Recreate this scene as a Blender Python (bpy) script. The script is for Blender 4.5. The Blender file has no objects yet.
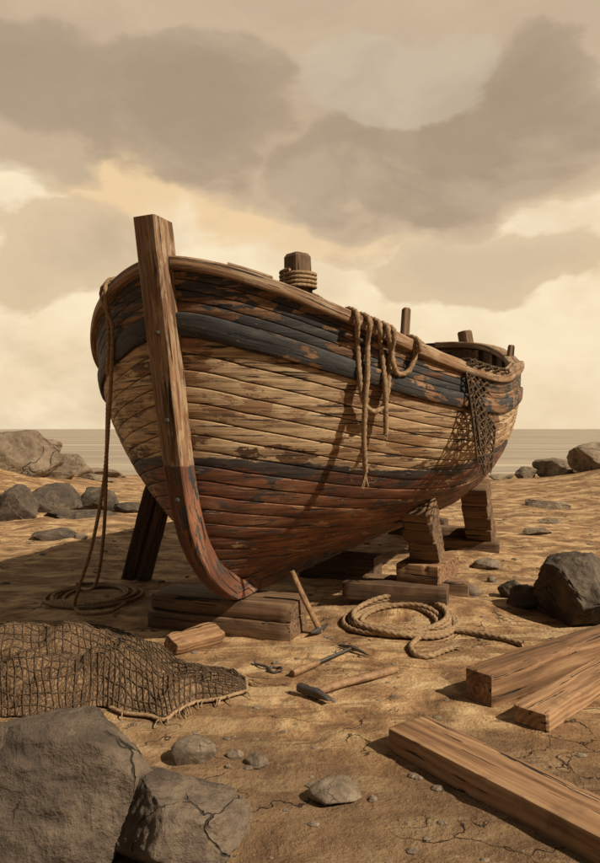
import bpy, bmesh, math, random
from math import sin, cos, pi, exp, atan, atan2, sqrt, radians
from mathutils import Vector, Matrix, noise as mnoise
random.seed(7)
sc = bpy.context.scene
col = sc.collection

# ------------------------------------------------------------------ camera
F = 690.5; CX = 300.0; HY = 429.0; CH = 1.5
cam_data = bpy.data.cameras.new('camera'); cam = bpy.data.objects.new('camera', cam_data); col.objects.link(cam)
cam.location = (0, 0, CH); cam.rotation_euler = (pi/2, 0, 0)
cam_data.sensor_fit = 'HORIZONTAL'; cam_data.sensor_width = 36; cam_data.lens = 36*F/600
cam_data.shift_y = -(431.5-HY)/600.0
cam_data.clip_start = 0.05; cam_data.clip_end = 20000
sc.camera = cam

# ------------------------------------------------------------------ sun + exposure
SUN = Vector((.85*cos(radians(42)), -.527*cos(radians(42)), sin(radians(42)))).normalized()
ld = bpy.data.lights.new('sun', 'SUN'); ld.energy = 5.0; ld.angle = radians(0.9); ld.color = (1, .87, .68)
sun = bpy.data.objects.new('sun', ld); col.objects.link(sun)
sun.rotation_euler = SUN.to_track_quat('Z', 'Y').to_euler()
sc.view_settings.view_transform = 'Standard'; sc.view_settings.look = 'None'
sc.view_settings.exposure = 0.1; sc.view_settings.gamma = 1
try: sc.view_settings.use_curve_mapping = False
except Exception: pass
sc.render.engine = 'CYCLES'
sc.cycles.max_bounces = 5; sc.cycles.diffuse_bounces = 3; sc.cycles.use_denoising = True

# ------------------------------------------------------------------ node helper
class NT:
    def __init__(s, tree): s.t = tree; s.n = tree.nodes; s.l = tree.links
    def new(s, typ, ins=None, **props):
        nd = s.n.new(typ)
        for k, v in props.items(): setattr(nd, k, v)
        for k, v in (ins or {}).items(): s.put(nd.inputs[k], v)
        return nd
    def put(s, sock, v):
        if isinstance(v, bpy.types.NodeSocket): s.l.new(v, sock)
        elif v is not None:
            if sock.type == 'RGBA' and len(v) == 3: v = (*v, 1)
            sock.default_value = v
    def m(s, op, a, b=None, c=None, clamp=False):
        nd = s.n.new('ShaderNodeMath'); nd.operation = op; nd.use_clamp = clamp
        s.put(nd.inputs[0], a)
        if b is not None: s.put(nd.inputs[1], b)
        if c is not None: s.put(nd.inputs[2], c)
        return nd.outputs[0]
    def v(s, op, a, b=None, scale=None):
        nd = s.n.new('ShaderNodeVectorMath'); nd.operation = op
        s.put(nd.inputs[0], a)
        if b is not None: s.put(nd.inputs[1], b)
        if scale is not None: s.put(nd.inputs[3], scale)
        return nd.outputs[1] if op in ('LENGTH', 'DOT_PRODUCT') else nd.outputs[0]
    def mix(s, f, a, b, mode='MIX'):
        nd = s.n.new('ShaderNodeMix'); nd.data_type = 'RGBA'; nd.blend_type = mode
        s.put(nd.inputs[0], f); s.put(nd.inputs[6], a); s.put(nd.inputs[7], b)
        return nd.outputs[2]
    def noise(s, vec, scale=5, detail=4, rough=.55, dist=0):
        nd = s.new('ShaderNodeTexNoise', {'Vector': vec, 'Scale': scale, 'Detail': detail, 'Roughness': rough, 'Distortion': dist})
        return nd.outputs[0]
    def ss(s, x, a, b):                      # smoothstep
        nd = s.n.new('ShaderNodeMapRange'); nd.interpolation_type = 'SMOOTHSTEP'
        s.put(nd.inputs[0], x); nd.inputs[1].default_value = a; nd.inputs[2].default_value = b
        return nd.outputs[0]
    def ramp(s, x, stops):
        nd = s.n.new('ShaderNodeValToRGB'); s.put(nd.inputs[0], x)
        e = nd.color_ramp.elements
        while len(e) < len(stops): e.new(.5)
        for i, (p, c) in enumerate(stops): e[i].position = p; e[i].color = (*c, 1)
        return nd.outputs[0]
    def xyz(s, v):
        nd = s.new('ShaderNodeSeparateXYZ', {0: v}); return nd.outputs
    def comb(s, x=0., y=0., z=0.):
        nd = s.new('ShaderNodeCombineXYZ', {0: x, 1: y, 2: z}); return nd.outputs[0]
    def attr(s, name): return s.new('ShaderNodeAttribute', attribute_name=name)

def material(name):
    m = bpy.data.materials.new(name); m.use_nodes = True; m.node_tree.nodes.clear()
    N = NT(m.node_tree)
    out = N.new('ShaderNodeOutputMaterial'); bs = N.new('ShaderNodeBsdfPrincipled')
    N.l.new(bs.outputs[0], out.inputs[0])
    return m, N, bs
def finish(N, bs, color, rough=.8, h=None, dist=.004, strength=1., spec=.3, metal=0):
    N.put(bs.inputs['Base Color'], color); N.put(bs.inputs['Roughness'], rough)
    bs.inputs['Specular IOR Level'].default_value = spec; N.put(bs.inputs['Metallic'], metal)
    if h is not None:
        b = N.new('ShaderNodeBump', {'Height': h, 'Distance': dist, 'Strength': strength})
        N.l.new(b.outputs[0], bs.inputs['Normal'])

# ------------------------------------------------------------------ world: low sun sky with overcast cloud
w = bpy.data.worlds.new('World'); sc.world = w; w.use_nodes = True
w.node_tree.nodes.clear(); N = NT(w.node_tree)
sky = N.new('ShaderNodeTexSky', sky_type='NISHITA'); sky.sun_disc = False
sky.sun_elevation = math.asin(SUN.z); sky.sun_rotation = atan2(SUN.x, SUN.y)
sky.air_density = 2; sky.dust_density = 6
dirv = N.new('ShaderNodeTexCoord').outputs['Generated']
D = N.xyz(dirv)
az = N.m('ARCTAN2', D[0], D[1]); el = N.m('ARCSINE', D[2])
wv = N.comb(az, N.m('MULTIPLY', el, 1.6), 0.)
wn = N.new('ShaderNodeTexNoise', {'Vector': wv, 'Scale': 3.2, 'Detail': 5., 'Roughness': .55})
wo = N.xyz(N.v('SUBTRACT', wn.outputs[1], (.5, .5, .5)))
wn2 = N.new('ShaderNodeTexNoise', {'Vector': wv, 'Scale': 11., 'Detail': 4., 'Roughness': .5})
wo2 = N.xyz(N.v('SUBTRACT', wn2.outputs[1], (.5, .5, .5)))
waz = N.m('ADD', N.m('MULTIPLY_ADD', wo[0], .26, az), N.m('MULTIPLY', wo2[0], .07))
wel = N.m('ADD', N.m('MULTIPLY_ADD', wo[1], .17, el), N.m('MULTIPLY', wo2[1], .05))
def ang(px, py):
    a = atan((px-CX)/F); return a, atan((HY-py)/F*cos(a))
def blobs(lst, e0=.75, e1=1.25):
    acc = None
    for px, py, rx, ry, amt in lst:
        a, e = ang(px, py)
        dx = N.m('DIVIDE', N.m('SUBTRACT', waz, a), rx/F); dy = N.m('DIVIDE', N.m('SUBTRACT', wel, e), ry/F)
        r2 = N.m('ADD', N.m('MULTIPLY', dx, dx), N.m('MULTIPLY', dy, dy))
        k = N.m('MULTIPLY', N.m('SUBTRACT', 1., N.ss(r2, e0, e1)), amt)
        acc = k if acc is None else N.m('MAXIMUM', acc, k)
    return acc
cream = (.90, .745, .51); warm = (.80, .565, .315); tan_ = (.64, .475, .30); taupe = (.335, .243, .162); mid = (.50, .375, .25)
n1 = N.noise(wv, 4.5, 5, .55); n2 = N.noise(N.v('ADD', wv, (5, 3, 1)), 2.2, 4, .5)
n3 = N.noise(N.v('MULTIPLY', wv, (1., 1.25, 1)), 6.5, 8, .62, .5); n4 = N.noise(N.v('ADD', wv, (2, 7, 1)), 17., 6, .6, .3)
rag = N.m('MULTIPLY_ADD', N.m('SUBTRACT', n3, .5), 1.25, N.m('MULTIPLY', N.m('SUBTRACT', n4, .5), .35))
fine = N.m('MULTIPLY_ADD', N.m('SUBTRACT', n4, .5), .9, N.m('MULTIPLY', N.m('SUBTRACT', n3, .5), .5))
soft = N.m('SUBTRACT', N.noise(N.v('ADD', wv, (8, 1, 4)), 3.4, 6, .6, .4), .5)
c = N.mix(N.ss(N.m('ADD', n1, N.m('MULTIPLY', rag, .10)), .42, .64), cream, (.80, .63, .41))
c = N.mix(N.m('MULTIPLY', N.ss(el, .02, -.01), .0), c, cream)
dw = N.m('ADD', blobs([(105,165,95,60,.75), (240,165,90,80,.85), (335,235,90,35,.6), (520,180,80,35,.7)], 0., 1.5), N.m('MULTIPLY', rag, .6))
c = N.mix(N.m('MULTIPLY', N.ss(dw, .15, .6), .9), c, warm)
dt = N.m('ADD', blobs([(60,255,85,58,.8), (480,272,115,42,.9), (370,262,70,22,.5), (420,205,150,50,.6)], 0., 1.6), N.m('MULTIPLY', rag, .6))
c = N.mix(N.m('MULTIPLY', N.ss(dt, .30, .56), .85), c, tan_)
c = N.mix(N.m('MULTIPLY', N.ss(dt, .60, 1.0), .4), c, mid)
dm = N.m('ADD', blobs([(110,75,165,72,1), (225,105,110,85,1), (330,150,115,66,1), (440,160,135,66,1), (535,120,95,80,1), (300,50,420,75,1), (30,115,80,65,.9), (385,195,100,38,.9)], 0., 1.6), N.m('MULTIPLY', rag, .55))
c = N.mix(N.m('MULTIPLY', N.ss(dm, .24, .42), .45), c, mid)
c = N.mix(N.m('MULTIPLY', N.ss(dm, .36, .66), .85), c, mid)
dd_ = N.m('ADD', blobs([(180,110,125,70,.9), (350,165,85,52,.85), (470,150,115,62,.9), (545,95,75,66,1), (70,75,105,48,.7), (410,180,105,42,.8)], 0., 1.6), N.m('MULTIPLY', rag, .7))
c = N.mix(N.m('MULTIPLY', N.ss(dd_, .26, .60), .6), c, taupe)
c = N.mix(N.m('MULTIPLY', N.ss(dd_, .55, 1.05), .55), c, taupe)
dh = N.m('ADD', blobs([(395,80,105,42,1)], 0., 1.6), N.m('MULTIPLY', rag, .6))
c = N.mix(N.m('MULTIPLY', N.ss(dh, .28, .62), .75), c, (.56, .455, .325))
c = N.mix(N.m('MULTIPLY', N.ss(soft, .0, .16), .30), c, (.66, .52, .35)); c = N.mix(N.m('MULTIPLY', N.ss(soft, .0, -.16), .22), c, taupe)
# unseen sky overhead and behind: darkening added to cut the ambient light
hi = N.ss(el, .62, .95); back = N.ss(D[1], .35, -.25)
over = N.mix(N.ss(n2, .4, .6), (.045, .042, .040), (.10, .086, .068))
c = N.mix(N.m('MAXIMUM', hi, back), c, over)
c = N.mix(N.ss(el, 0., -.05), c, (.18, .13, .08))
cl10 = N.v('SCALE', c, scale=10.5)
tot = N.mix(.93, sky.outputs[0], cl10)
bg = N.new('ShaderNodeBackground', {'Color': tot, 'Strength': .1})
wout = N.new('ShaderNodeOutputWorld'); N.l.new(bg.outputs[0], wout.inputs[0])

# ------------------------------------------------------------------ object helpers
def tag(o, label=None, cat=None, group=None, kind=None):
    if label: o['label'] = label
    if cat: o['category'] = cat
    if group: o['group'] = group
    if kind: o['kind'] = kind
    return o
def empty(name, loc):
    o = bpy.data.objects.new(name, None); o.empty_display_size = .1; o.location = loc; col.objects.link(o); return o
def mesh_obj(name, verts, faces, mat, parent=None, origin=None, smooth=True):
    """world-space verts -> one mesh object whose origin is `origin` (or its parent's)"""
    if parent is not None: o0 = Vector(parent.location)
    elif origin is not None: o0 = Vector(origin)
    else: o0 = Vector((0, 0, 0))
    me = bpy.data.meshes.new(name)
    me.from_pydata([tuple(Vector(v)-o0) for v in verts], [], faces)
    me.materials.append(mat)
    if smooth: me.polygons.foreach_set('use_smooth', [True]*len(me.polygons))
    me.update()
    o = bpy.data.objects.new(name, me); col.objects.link(o)
    if parent is not None: o.parent = parent
    else: o.location = o0
    return o
def set_uv(o, uvs):
    me = o.data; l = me.uv_layers.new(name='UVMap')
    idx = [0]*len(me.loops); me.loops.foreach_get('vertex_index', idx)
    fl = []
    for i in idx: fl += [uvs[i][0], uvs[i][1]]
    l.data.foreach_set('uv', fl)
def set_attr(o, name, vals, dom='POINT'):
    a = o.data.attributes.new(name, 'FLOAT', dom); a.data.foreach_set('value', vals)
def autosmooth(o, ang=35):
    me = o.data
    bm = bmesh.new(); bm.from_mesh(me)
    bmesh.ops.recalc_face_normals(bm, faces=bm.faces)
    for e in bm.edges:
        if len(e.link_faces) == 2 and e.calc_face_angle(0) > radians(ang): e.smooth = False
    bm.to_mesh(me); bm.free()
def grid_faces(nu, nv, closev=False, base=0):
    f = []
    for i in range(nu-1):
        for j in range(nv if closev else nv-1):
            j2 = (j+1) % nv
            f.append((base+i*nv+j, base+(i+1)*nv+j, base+(i+1)*nv+j2, base+i*nv+j2))
    return f
class Buf:
    def __init__(s): s.v = []; s.f = []
    def add(s, v, f): b = len(s.v); s.v += [Vector(p) for p in v]; s.f += [tuple(i+b for i in q) for q in f]
    def obj(s, name, mat, parent=None, origin=None, smooth=True, ang=None):
        o = mesh_obj(name, s.v, s.f, mat, parent, origin, smooth)
        if ang: autosmooth(o, ang)
        return o
def smooth_path(pts, step):
    P = [Vector(p) for p in pts]; out = []
    for i in range(len(P)-1):
        p0 = P[max(i-1, 0)]; p1 = P[i]; p2 = P[i+1]; p3 = P[min(i+2, len(P)-1)]
        n = max(1, int((p2-p1).length/step))
        for k in range(n):
            t = k/n
            out.append(.5*((2*p1)+(p2-p0)*t+(2*p0-5*p1+4*p2-p3)*t*t+(3*p1-p0-3*p2+p3)*t**3))
    out.append(P[-1]); return out
def frames(P):
    T = []
    for i in range(len(P)):
        a = P[max(i-1, 0)]; b = P[min(i+1, len(P)-1)]; d = (b-a)
        T.append(d.normalized() if d.length > 1e-9 else Vector((0, 0, 1)))
    n = T[0].orthogonal().normalized(); R = []
    for t in T:
        n = (n - t*n.dot(t)); n = n.normalized() if n.length > 1e-6 else t.orthogonal().normalized()
        R.append((t, n, t.cross(n)))
    return R
def tube(buf, pts, r, ns=6, step=None, taper=1.0):
    P = smooth_path(pts, step) if step else [Vector(p) for p in pts]
    R = frames(P); v = []
    for i, (p, (t, a, b)) in enumerate(zip(P, R)):
        rr = r*(1+(taper-1)*i/max(1, len(P)-1))
        for k in range(ns):
            th = 2*pi*k/ns; v.append(p+a*cos(th)*rr+b*sin(th)*rr)
    f = grid_faces(len(P), ns, True); f.append(tuple(range(ns-1, -1, -1))); f.append(tuple((len(P)-1)*ns+k for k in range(ns)))
    buf.add(v, f)
def rope_tube(buf, pts, r, step=.011, ns=12, pitch=None):
    """a laid rope: three strands twisting round each other"""
    P = smooth_path(pts, step); R = frames(P); v = []; L = 0; pitch = pitch or r*7.5
    for i, (p, (t, a, b)) in enumerate(zip(P, R)):
        if i: L += (p-P[i-1]).length
        ph = 2*pi*L/pitch
        for k in range(ns):
            th = 2*pi*k/ns
            rr = r*(.70+.34*abs(cos(1.5*(th-ph))))
            v.append(p+a*cos(th)*rr+b*sin(th)*rr)
    f = grid_faces(len(P), ns, True); f.append(tuple(range(ns-1, -1, -1))); f.append(tuple((len(P)-1)*ns+k for k in range(ns)))
    buf.add(v, f); return P
def fray(buf, p, d, r, n=9, L=.07):
    d = Vector(d).normalized()
    for i in range(n):
        o = Vector((random.uniform(-1, 1), random.uniform(-1, 1), random.uniform(-1, 1)))*r*.6
        q = Vector((random.uniform(-1, 1), random.uniform(-1, 1), random.uniform(-.6, .6)))*L*.35
        tube(buf, [p+o*.6, p+o+d*L*.5+q*.4, p+o+d*L*random.uniform(.7, 1.1)+q], r*.2, 5, L*.2, .5)
def fbm(x, y, z=0., o=3):
    return mnoise.fractal(Vector((x, y, z)), 1.0, 2.0, o)

# ------------------------------------------------------------------ ground
def gz(x, y):
    near = 1/(1+exp(min(60, (y-8)*1.2)))
    amp = .010*near+.05*(1-near)
    z = amp*fbm(x*1.1, y*1.1, 3.3, 3)
    z += (.005*near+.012*(1-near))*fbm(x*5, y*5, 7.7, 3)
    r = 1-abs(mnoise.noise(Vector((x*1.6+2*mnoise.noise(Vector((x*.9, y*.9, 4))), y*2.6, 9.1))))*7
    if r > 0: z -= .010*r*near
    z += .13*exp(-((x-.95)/.62)**2-((y-5.72)/.34)**2)            # sand heaped under the near prop
    z += .08*exp(-((x-2.0)/.8)**2-((y-8.1)/.45)**2)
    z += .03*exp(-((x-.2)/.35)**2-((y-4.62)/.16)**2)*near
    if y > 17: z -= (y-17)**1.2*.018
    z += .9*exp(-((x+9.5)/3.2)**2-((y-17)/4.5)**2) + .5*exp(-((x-9)/2.6)**2-((y-18)/3)**2)
    if y > 30 and z > -3: z = min(z, -.3-(y-30)*.02)
    return max(z, -3)
def arr(segs):
    out = []
    for a, b, s in segs:
        n = max(1, int(round((b-a)/s))); out += [a+(b-a)*i/n for i in range(n)]
    return out
xs = arr([(-5000, -300, 1200), (-300, -40, 60), (-40, -12, 3), (-12, -5, .25), (-5, -2.4, .06), (-2.4, 2.4, .028), (2.4, 5, .06), (5, 12, .25), (12, 40, 3), (40, 300, 60), (300, 5001, 1200)])+[5000]
ys = arr([(-60, -6, 9), (-6, 1.4, .4), (1.4, 2, .05), (2, 6.4, .024), (6.4, 11, .05), (11, 20, .15), (20, 34, .5), (34, 90, 8), (90, 6000, 900)])+[6000]
gv = [(x, y, gz(x, y)) for x in xs for y in ys]

gm, N, bs = material('sand')
P = N.new('ShaderNodeNewGeometry').outputs['Position']
a = N.noise(P, .9, 4, .6); b = N.noise(P, 3.5, 6, .62, .4); d = N.noise(P, 28, 5, .7); e = N.noise(P, 160, 3, .7)
st = N.noise(N.v('MULTIPLY', P, (.55, 2.2, 1)), 2.4, 5, .6, .6)
c = N.ramp(b, [(.32, (.13, .070, .034)), (.44, (.27, .155, .076)), (.56, (.44, .28, .142)), (.66, (.58, .40, .215))])
c = N.mix(N.m('MULTIPLY', N.ss(a, .50, .58), .65), c, (.19, .105, .050))
c = N.mix(N.m('MULTIPLY', N.ss(st, .56, .60), .55), c, (.55, .40, .22))
c = N.mix(N.m('MULTIPLY', N.ss(st, .45, .40), .7), c, (.17, .095, .045))
Y = N.xyz(P)[1]
c = N.mix(N.m('MULTIPLY', N.ss(N.m('MULTIPLY_ADD', N.m('SUBTRACT', a, .5), 3., Y), 3.7, 2.9), .7), c, (.13, .080, .046))        # sand turns darker and browner towards the near foreground
c = N.mix(N.m('MULTIPLY', N.ss(d, .56, .7), .5), c, (.13, .075, .04))
c = N.mix(N.m('MULTIPLY', N.ss(e, .6, .7), .5), c, (.60, .46, .30))
cr = N.new('ShaderNodeTexVoronoi', {'Vector': N.v('ADD', N.v('MULTIPLY', P, (.8, 1.7, 1)), N.v('SCALE', N.new('ShaderNodeTexNoise', {'Vector': P, 'Scale': 2.5, 'Detail': 5.}).outputs[1], scale=1.1)), 'Scale': 1.5}, feature='DISTANCE_TO_EDGE').outputs[0]
crm = N.m('MULTIPLY', N.ss(cr, .013, .004), N.ss(N.noise(P, 1.7, 3, .5), .48, .56))
c = N.mix(N.m('MULTIPLY', crm, .85), c, (.035, .02, .012))
pb = N.new('ShaderNodeTexVoronoi', {'Vector': P, 'Scale': 26.}).outputs[0]
h = N.m('ADD', N.m('MULTIPLY', b, 5.), N.m('ADD', N.m('MULTIPLY', d, 1.4), N.m('MULTIPLY', e, .35)))
h = N.m('SUBTRACT', h, N.m('MULTIPLY', crm, 2.)); h = N.m('SUBTRACT', h, N.m('MULTIPLY', N.ss(pb, .0, .35), .25))
finish(N, bs, c, .92, h, .012, 1., .2)
ground = mesh_obj('ground', gv, [tuple(reversed(q)) for q in grid_faces(len(xs), len(ys))], gm); tag(ground, kind='structure')

# sea
sm, N, bs = material('sea_water')
P = N.new('ShaderNodeNewGeometry').outputs['Position']
wv1 = N.noise(N.v('MULTIPLY', P, (.25, 1, 1)), 1.1, 4, .6); wv2 = N.noise(N.v('MULTIPLY', P, (.05, .35, 1)), .6, 4, .6)
c = N.mix(N.ss(wv2, .40, .65), (.27, .215, .155), (.36, .29, .21))
glint_stk = N.noise(N.v('MULTIPLY', P, (.035, .5, 1)), .55, 4, .55)
c = N.mix(N.m('MULTIPLY', N.ss(glint_stk, .57, .66), .7), c, (.60, .50, .37))  # pale glints on the water, painted into its base colour
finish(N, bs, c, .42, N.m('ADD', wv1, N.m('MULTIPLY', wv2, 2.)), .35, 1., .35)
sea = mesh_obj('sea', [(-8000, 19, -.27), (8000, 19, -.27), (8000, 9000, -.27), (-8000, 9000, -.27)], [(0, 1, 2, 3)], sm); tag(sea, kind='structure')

# ------------------------------------------------------------------ wood materials
def wood(name, dark, midc, light, crack=1., grain=1., ring=30, rw=.16):
    m, N, bs = material(name)
    co = N.new('ShaderNodeTexCoord').outputs['Object']
    rnd = N.new('ShaderNodeObjectInfo').outputs['Random']
    off = N.comb(N.m('MULTIPLY', rnd, 17.), N.m('MULTIPLY', rnd, .13), N.m('MULTIPLY', rnd, .09))
    v0 = N.v('ADD', co, off)
    wob = N.v('SCALE', N.v('SUBTRACT', N.new('ShaderNodeTexNoise', {'Vector': N.v('MULTIPLY', v0, (1.2, 4, 4)), 'Scale': 1.6, 'Detail': 3.}).outputs[1], (.5, .5, .5)), scale=.05)
    v1 = N.v('ADD', v0, wob)
    y = N.xyz(v1)
    rad = N.v('LENGTH', N.comb(0., N.m('SUBTRACT', y[1], .02), N.m('ADD', y[2], .0)))
    rg = N.m('MULTIPLY_ADD', N.m('SINE', N.m('MULTIPLY', rad, ring*6.283)), .5, .5)
    g = N.noise(N.v('MULTIPLY', v1, (1.3, 34, 34)), 1., 6, .65)
    g2 = N.noise(N.v('MULTIPLY', v1, (.8, 9, 9)), 1., 4, .6)
    k = N.m('ADD', N.m('MULTIPLY', rg, rw), N.m('ADD', N.m('MULTIPLY', g, .62), N.m('MULTIPLY', g2, .50-rw*.3)))
    k = N.m('MULTIPLY_ADD', N.m('SUBTRACT', rnd, .5), .14, k)
    c = N.ramp(k, [(.36, dark), (.58, midc), (.80, light)])
    ck = N.noise(N.v('MULTIPLY', v1, (1.1, 40, 40)), 1., 4, .55)
    cm = N.m('MULTIPLY', N.m('MULTIPLY', N.ss(ck, .61, .635), N.ss(g2, .38, .48)), crack)
    c = N.mix(N.m('MULTIPLY', cm, .92), c, (.012, .008, .006))
    bl = N.noise(v0, 5., 4, .6)
    c = N.mix(N.m('MULTIPLY', N.ss(bl, .56, .70), .4), c, dark)
    hh = N.m('SUBTRACT', N.m('ADD', N.m('MULTIPLY', g, .8), N.m('MULTIPLY', rg, .25)), N.m('MULTIPLY', cm, 1.6))
    finish(N, bs, c, .78, hh, .006*grain, 1., .3)
    return m
W_beam = wood('sawn_timber', (.07, .035, .017), (.22, .118, .058), (.41, .245, .13), 1.2, 1.3, 34, .11)
W_old = wood('old_timber', (.045, .027, .018), (.15, .088, .05), (.29, .18, .10), 1., 1., 22, .08)
W_dark = wood('dark_timber', (.03, .020, .014), (.085, .053, .034), (.16, .10, .06))
def plainwood(name, a, b):
    m, N, bs = material(name); co = N.new('ShaderNodeTexCoord').outputs['Object']
    n = N.noise(co, 26, 6, .65); n2 = N.noise(co, 120, 3, .6)
    finish(N, bs, N.ramp(N.m('ADD', N.m('MULTIPLY', n, .65), N.m('MULTIPLY', n2, .35)), [(.36, a), (.64, b)]), .6, n2, .002, 1., .35)
    return m
W_handle = plainwood('handle_wood', (.12, .062, .030), (.36, .215, .11))
_unused = ('handle_wood', (.10, .05, .025), (.24, .13, .065), (.36, .22, .11), .5, .5, 60)

def timber(name, center, xdir, zdir, L, W, H, mat, label=None, cat='timber', group=None, parent=None, rough=.004, seg=26, bev=.008, topslope=None, seed=0):
    """a squared timber, grain along local X, worn arrises, slightly uneven faces"""
    X = Vector(xdir).normalized(); Z = Vector(zdir); Z = (Z-X*Z.dot(X)).normalized(); Y = Z.cross(X)
    v = []; r = random.Random(seed*31+int(L*1000)+int(abs(center[0])*977))
    o1 = r.uniform(0, 50)
    sec = []
    hw, hh = W/2, H/2
    for cx_, cy_, a0 in ((hw, hh, 0), (-hw, hh, 90), (-hw, -hh, 180), (hw, -hh, 270)):
        sx = 1 if cx_ > 0 else -1; sy = 1 if cy_ > 0 else -1
        for k in range(3):
            a = radians(a0+45*k); sec.append((cx_-sx*bev+bev*cos(a), cy_-sy*bev+bev*sin(a)))
    # mid points on each face
    sec2 = []
    for i in range(12):
        sec2.append(sec[i])
        if i % 3 == 2:
            q = sec[(i+1) % 12]
            for t in (.33, .66): sec2.append((sec[i][0]*(1-t)+q[0]*t, sec[i][1]*(1-t)+q[1]*t))
    ns = len(sec2)
    for i in range(seg+1):
        x = -L/2+L*i/seg
        sh = 1-(.012/min(W, H) if i in (0, seg) else 0)
        for (a, b) in sec2:
            n = mnoise.noise(Vector((x*3+o1, a*14, b*14)))*rough + mnoise.noise(Vector((x*14+o1, a*30, b*30)))*rough*.5
            q = 1+n/max(.03, sqrt(a*a+b*b))
            if abs(a) > hw*.8 and abs(b) > hh*.8:
                ch = mnoise.noise(Vector((x*11+o1, (1 if a > 0 else -1)*3, (1 if b > 0 else -1)*5)))
                if ch > .22: q -= min(.05, (ch-.22)*.25)
            xx = x
            if i in (0, seg): xx += mnoise.noise(Vector((a*25+o1, b*25, i)))*.006
            bb = b*q*sh
            if topslope and b > 0: bb += topslope*a
            v.append(Vector((xx, a*q*sh, bb)))
    f = grid_faces(seg+1, ns, True); f = [tuple(reversed(q)) for q in f]
    for e in (0, seg):
        cidx = len(v); v.append(Vector((-L/2 if e == 0 else L/2, 0, 0)))
        for k in range(ns):
            t3 = (cidx, e*ns+k, e*ns+(k+1) % ns)
            f.append(t3 if e == seg else tuple(reversed(t3)))
    me = bpy.data.meshes.new(name); me.from_pydata(v, [], f); me.materials.append(mat)
    me.polygons.foreach_set('use_smooth', [True]*len(me.polygons))
    o = bpy.data.objects.new(name, me); col.objects.link(o)
    autosmooth(o, 30)
    M = Matrix((X, Y, Z)).transposed().to_4x4(); M.translation = Vector(center)
    if parent is not None:
        o.parent = parent; o.matrix_local = Matrix.Translation(-Vector(parent.location)) @ M
    else: o.matrix_world = M
    if label: tag(o, label, cat, group)
    return o

def GP(px, py, z=0.):
    d = (CH-z)*F/(py-HY); return Vector(((px-CX)/F*d, d, z))
def AT(px, py, d): return Vector(((px-CX)/F*d, d, CH-(py-HY)/F*d))

# ------------------------------------------------------------------ hull surface
HPAR = dict(x0=-.6794, d0=4.5967, psi=1.1414, r=.1802, A=.475, k=.262, Ls=6.0367, r2=-.459, k2=.869, B=1.6983, pa=.3803, pb=.5698, pc=.306,
            z0=2.292, z1=.8048, z2=2.6581, z3=1.7016, eM=.7048, eB=.9829, eS=.4523, q=2.5317, z4=.7339)
H = HPAR; ZK = .26; KR = .10
AX = Vector((cos(H['psi']), sin(H['psi']), 0)); NR = Vector((sin(H['psi']), -cos(H['psi']), 0)); OB = Vector((H['x0'], H['d0'], 0))
def hull_local(u, g):
    u = min(max(u, 0), 1); g = max(g, 0)
    hs = H['z0']*(1-u)**3+3*H['z1']*(1-u)**2*u+3*H['z2']*(1-u)*u*u+H['z3']*u**3
    hs += H['z4']*max(0, (u-.75)/.25)**1.6
    h = hs*g
    b = H['B']*(1-(1-min(u/H['pa'], 1))**2)**H['pb']
    v = max(0, (u-H['pa'])/(1-H['pa'])); b *= max(0, 1-v**2.6)**H['pc']
    e = H['eM']+(H['eB']-H['eM'])*(1-u)**3+(H['eS']-H['eM'])*u**3
    wd = b*max(0, 1-max(0, 1-g)**H['q']+1e-9)**e
    sb = -H['r']*h+H['A']*exp(-h/H['k']); ss_ = H['Ls']+H['r2']*(1-exp(-h/H['k2']))
    return sb+(ss_-sb)*u, wd, h, hs
def LW(s, w, z): return OB+AX*s+NR*w+Vector((0, 0, z))
def HP(u, g, side, off=0.):
    s, wd, h, hs = hull_local(u, g)
    p = LW(s, wd*side, ZK+KR*(1-min(g, 1))+h)
    if off:
        uc = min(max(u, .0025), .9975); gc = min(max(g, .02), .999)
        def q(a, b): s, wd, h, hs = hull_local(a, b); return LW(s, wd*side, ZK+KR*(1-b)+h)
        du = q(uc+.002, gc)-q(uc-.002, gc); dg = q(uc, gc+.004)-q(uc, gc-.004)
        n = du.cross(dg).normalized()
        if n.dot(NR)*side < 0: n = -n
        p = p+n*off
    return p
def interp(x, pts):
    if x <= pts[0][0]: return pts[0][1]
    for (a, b), (c, d) in zip(pts, pts[1:]):
        if x <= c: return b+(d-b)*(x-a)/(c-a)
    return pts[-1][1]
def g_wl(u): return interp(u, [(0, .438), (.022, .452), (.055, .47), (.09, .48), (.155, .49), (.3, .56), (.42, .60), (.55, .595), (.7, .52), (.85, .45), (1, .40)])
def g_wb(u): return interp(u, [(0, .785), (.02, .772), (.1, .782), (.25, .80), (.5, .79), (.8, .77), (1, .75)])
def g_wt(u): return interp(u, [(0, .852), (.02, .842), (.1, .845), (.25, .868), (.5, .865), (.8, .85), (1, .83)])
def usamp(n): return [.5-.5*cos(pi*i/(n-1)) for i in range(n)]
def find_px(px, py, side=1, g0=0., g1=1., u0=0., u1=.7):
    best = (1e9,)
    for i in range(141):
        u = u0+(u1-u0)*i/140
        for j in range(81):
            g = g0+(g1-g0)*j/80; p = HP(u, g, side)
            x = CX+F*p.x/p.y; y = HY-F*(p.z-CH)/p.y; dd = (x-px)**2+(y-py)**2
            if dd < best[0]: best = (dd, u, g)
    return best[1], best[2]

boat_o = LW(2.9, 0, ZK)
boat = empty('fishing_boat', boat_o)
tag(boat, 'weathered wooden fishing boat with peeling cream, slate and red paint propped up on the beach', 'boat')

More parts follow.
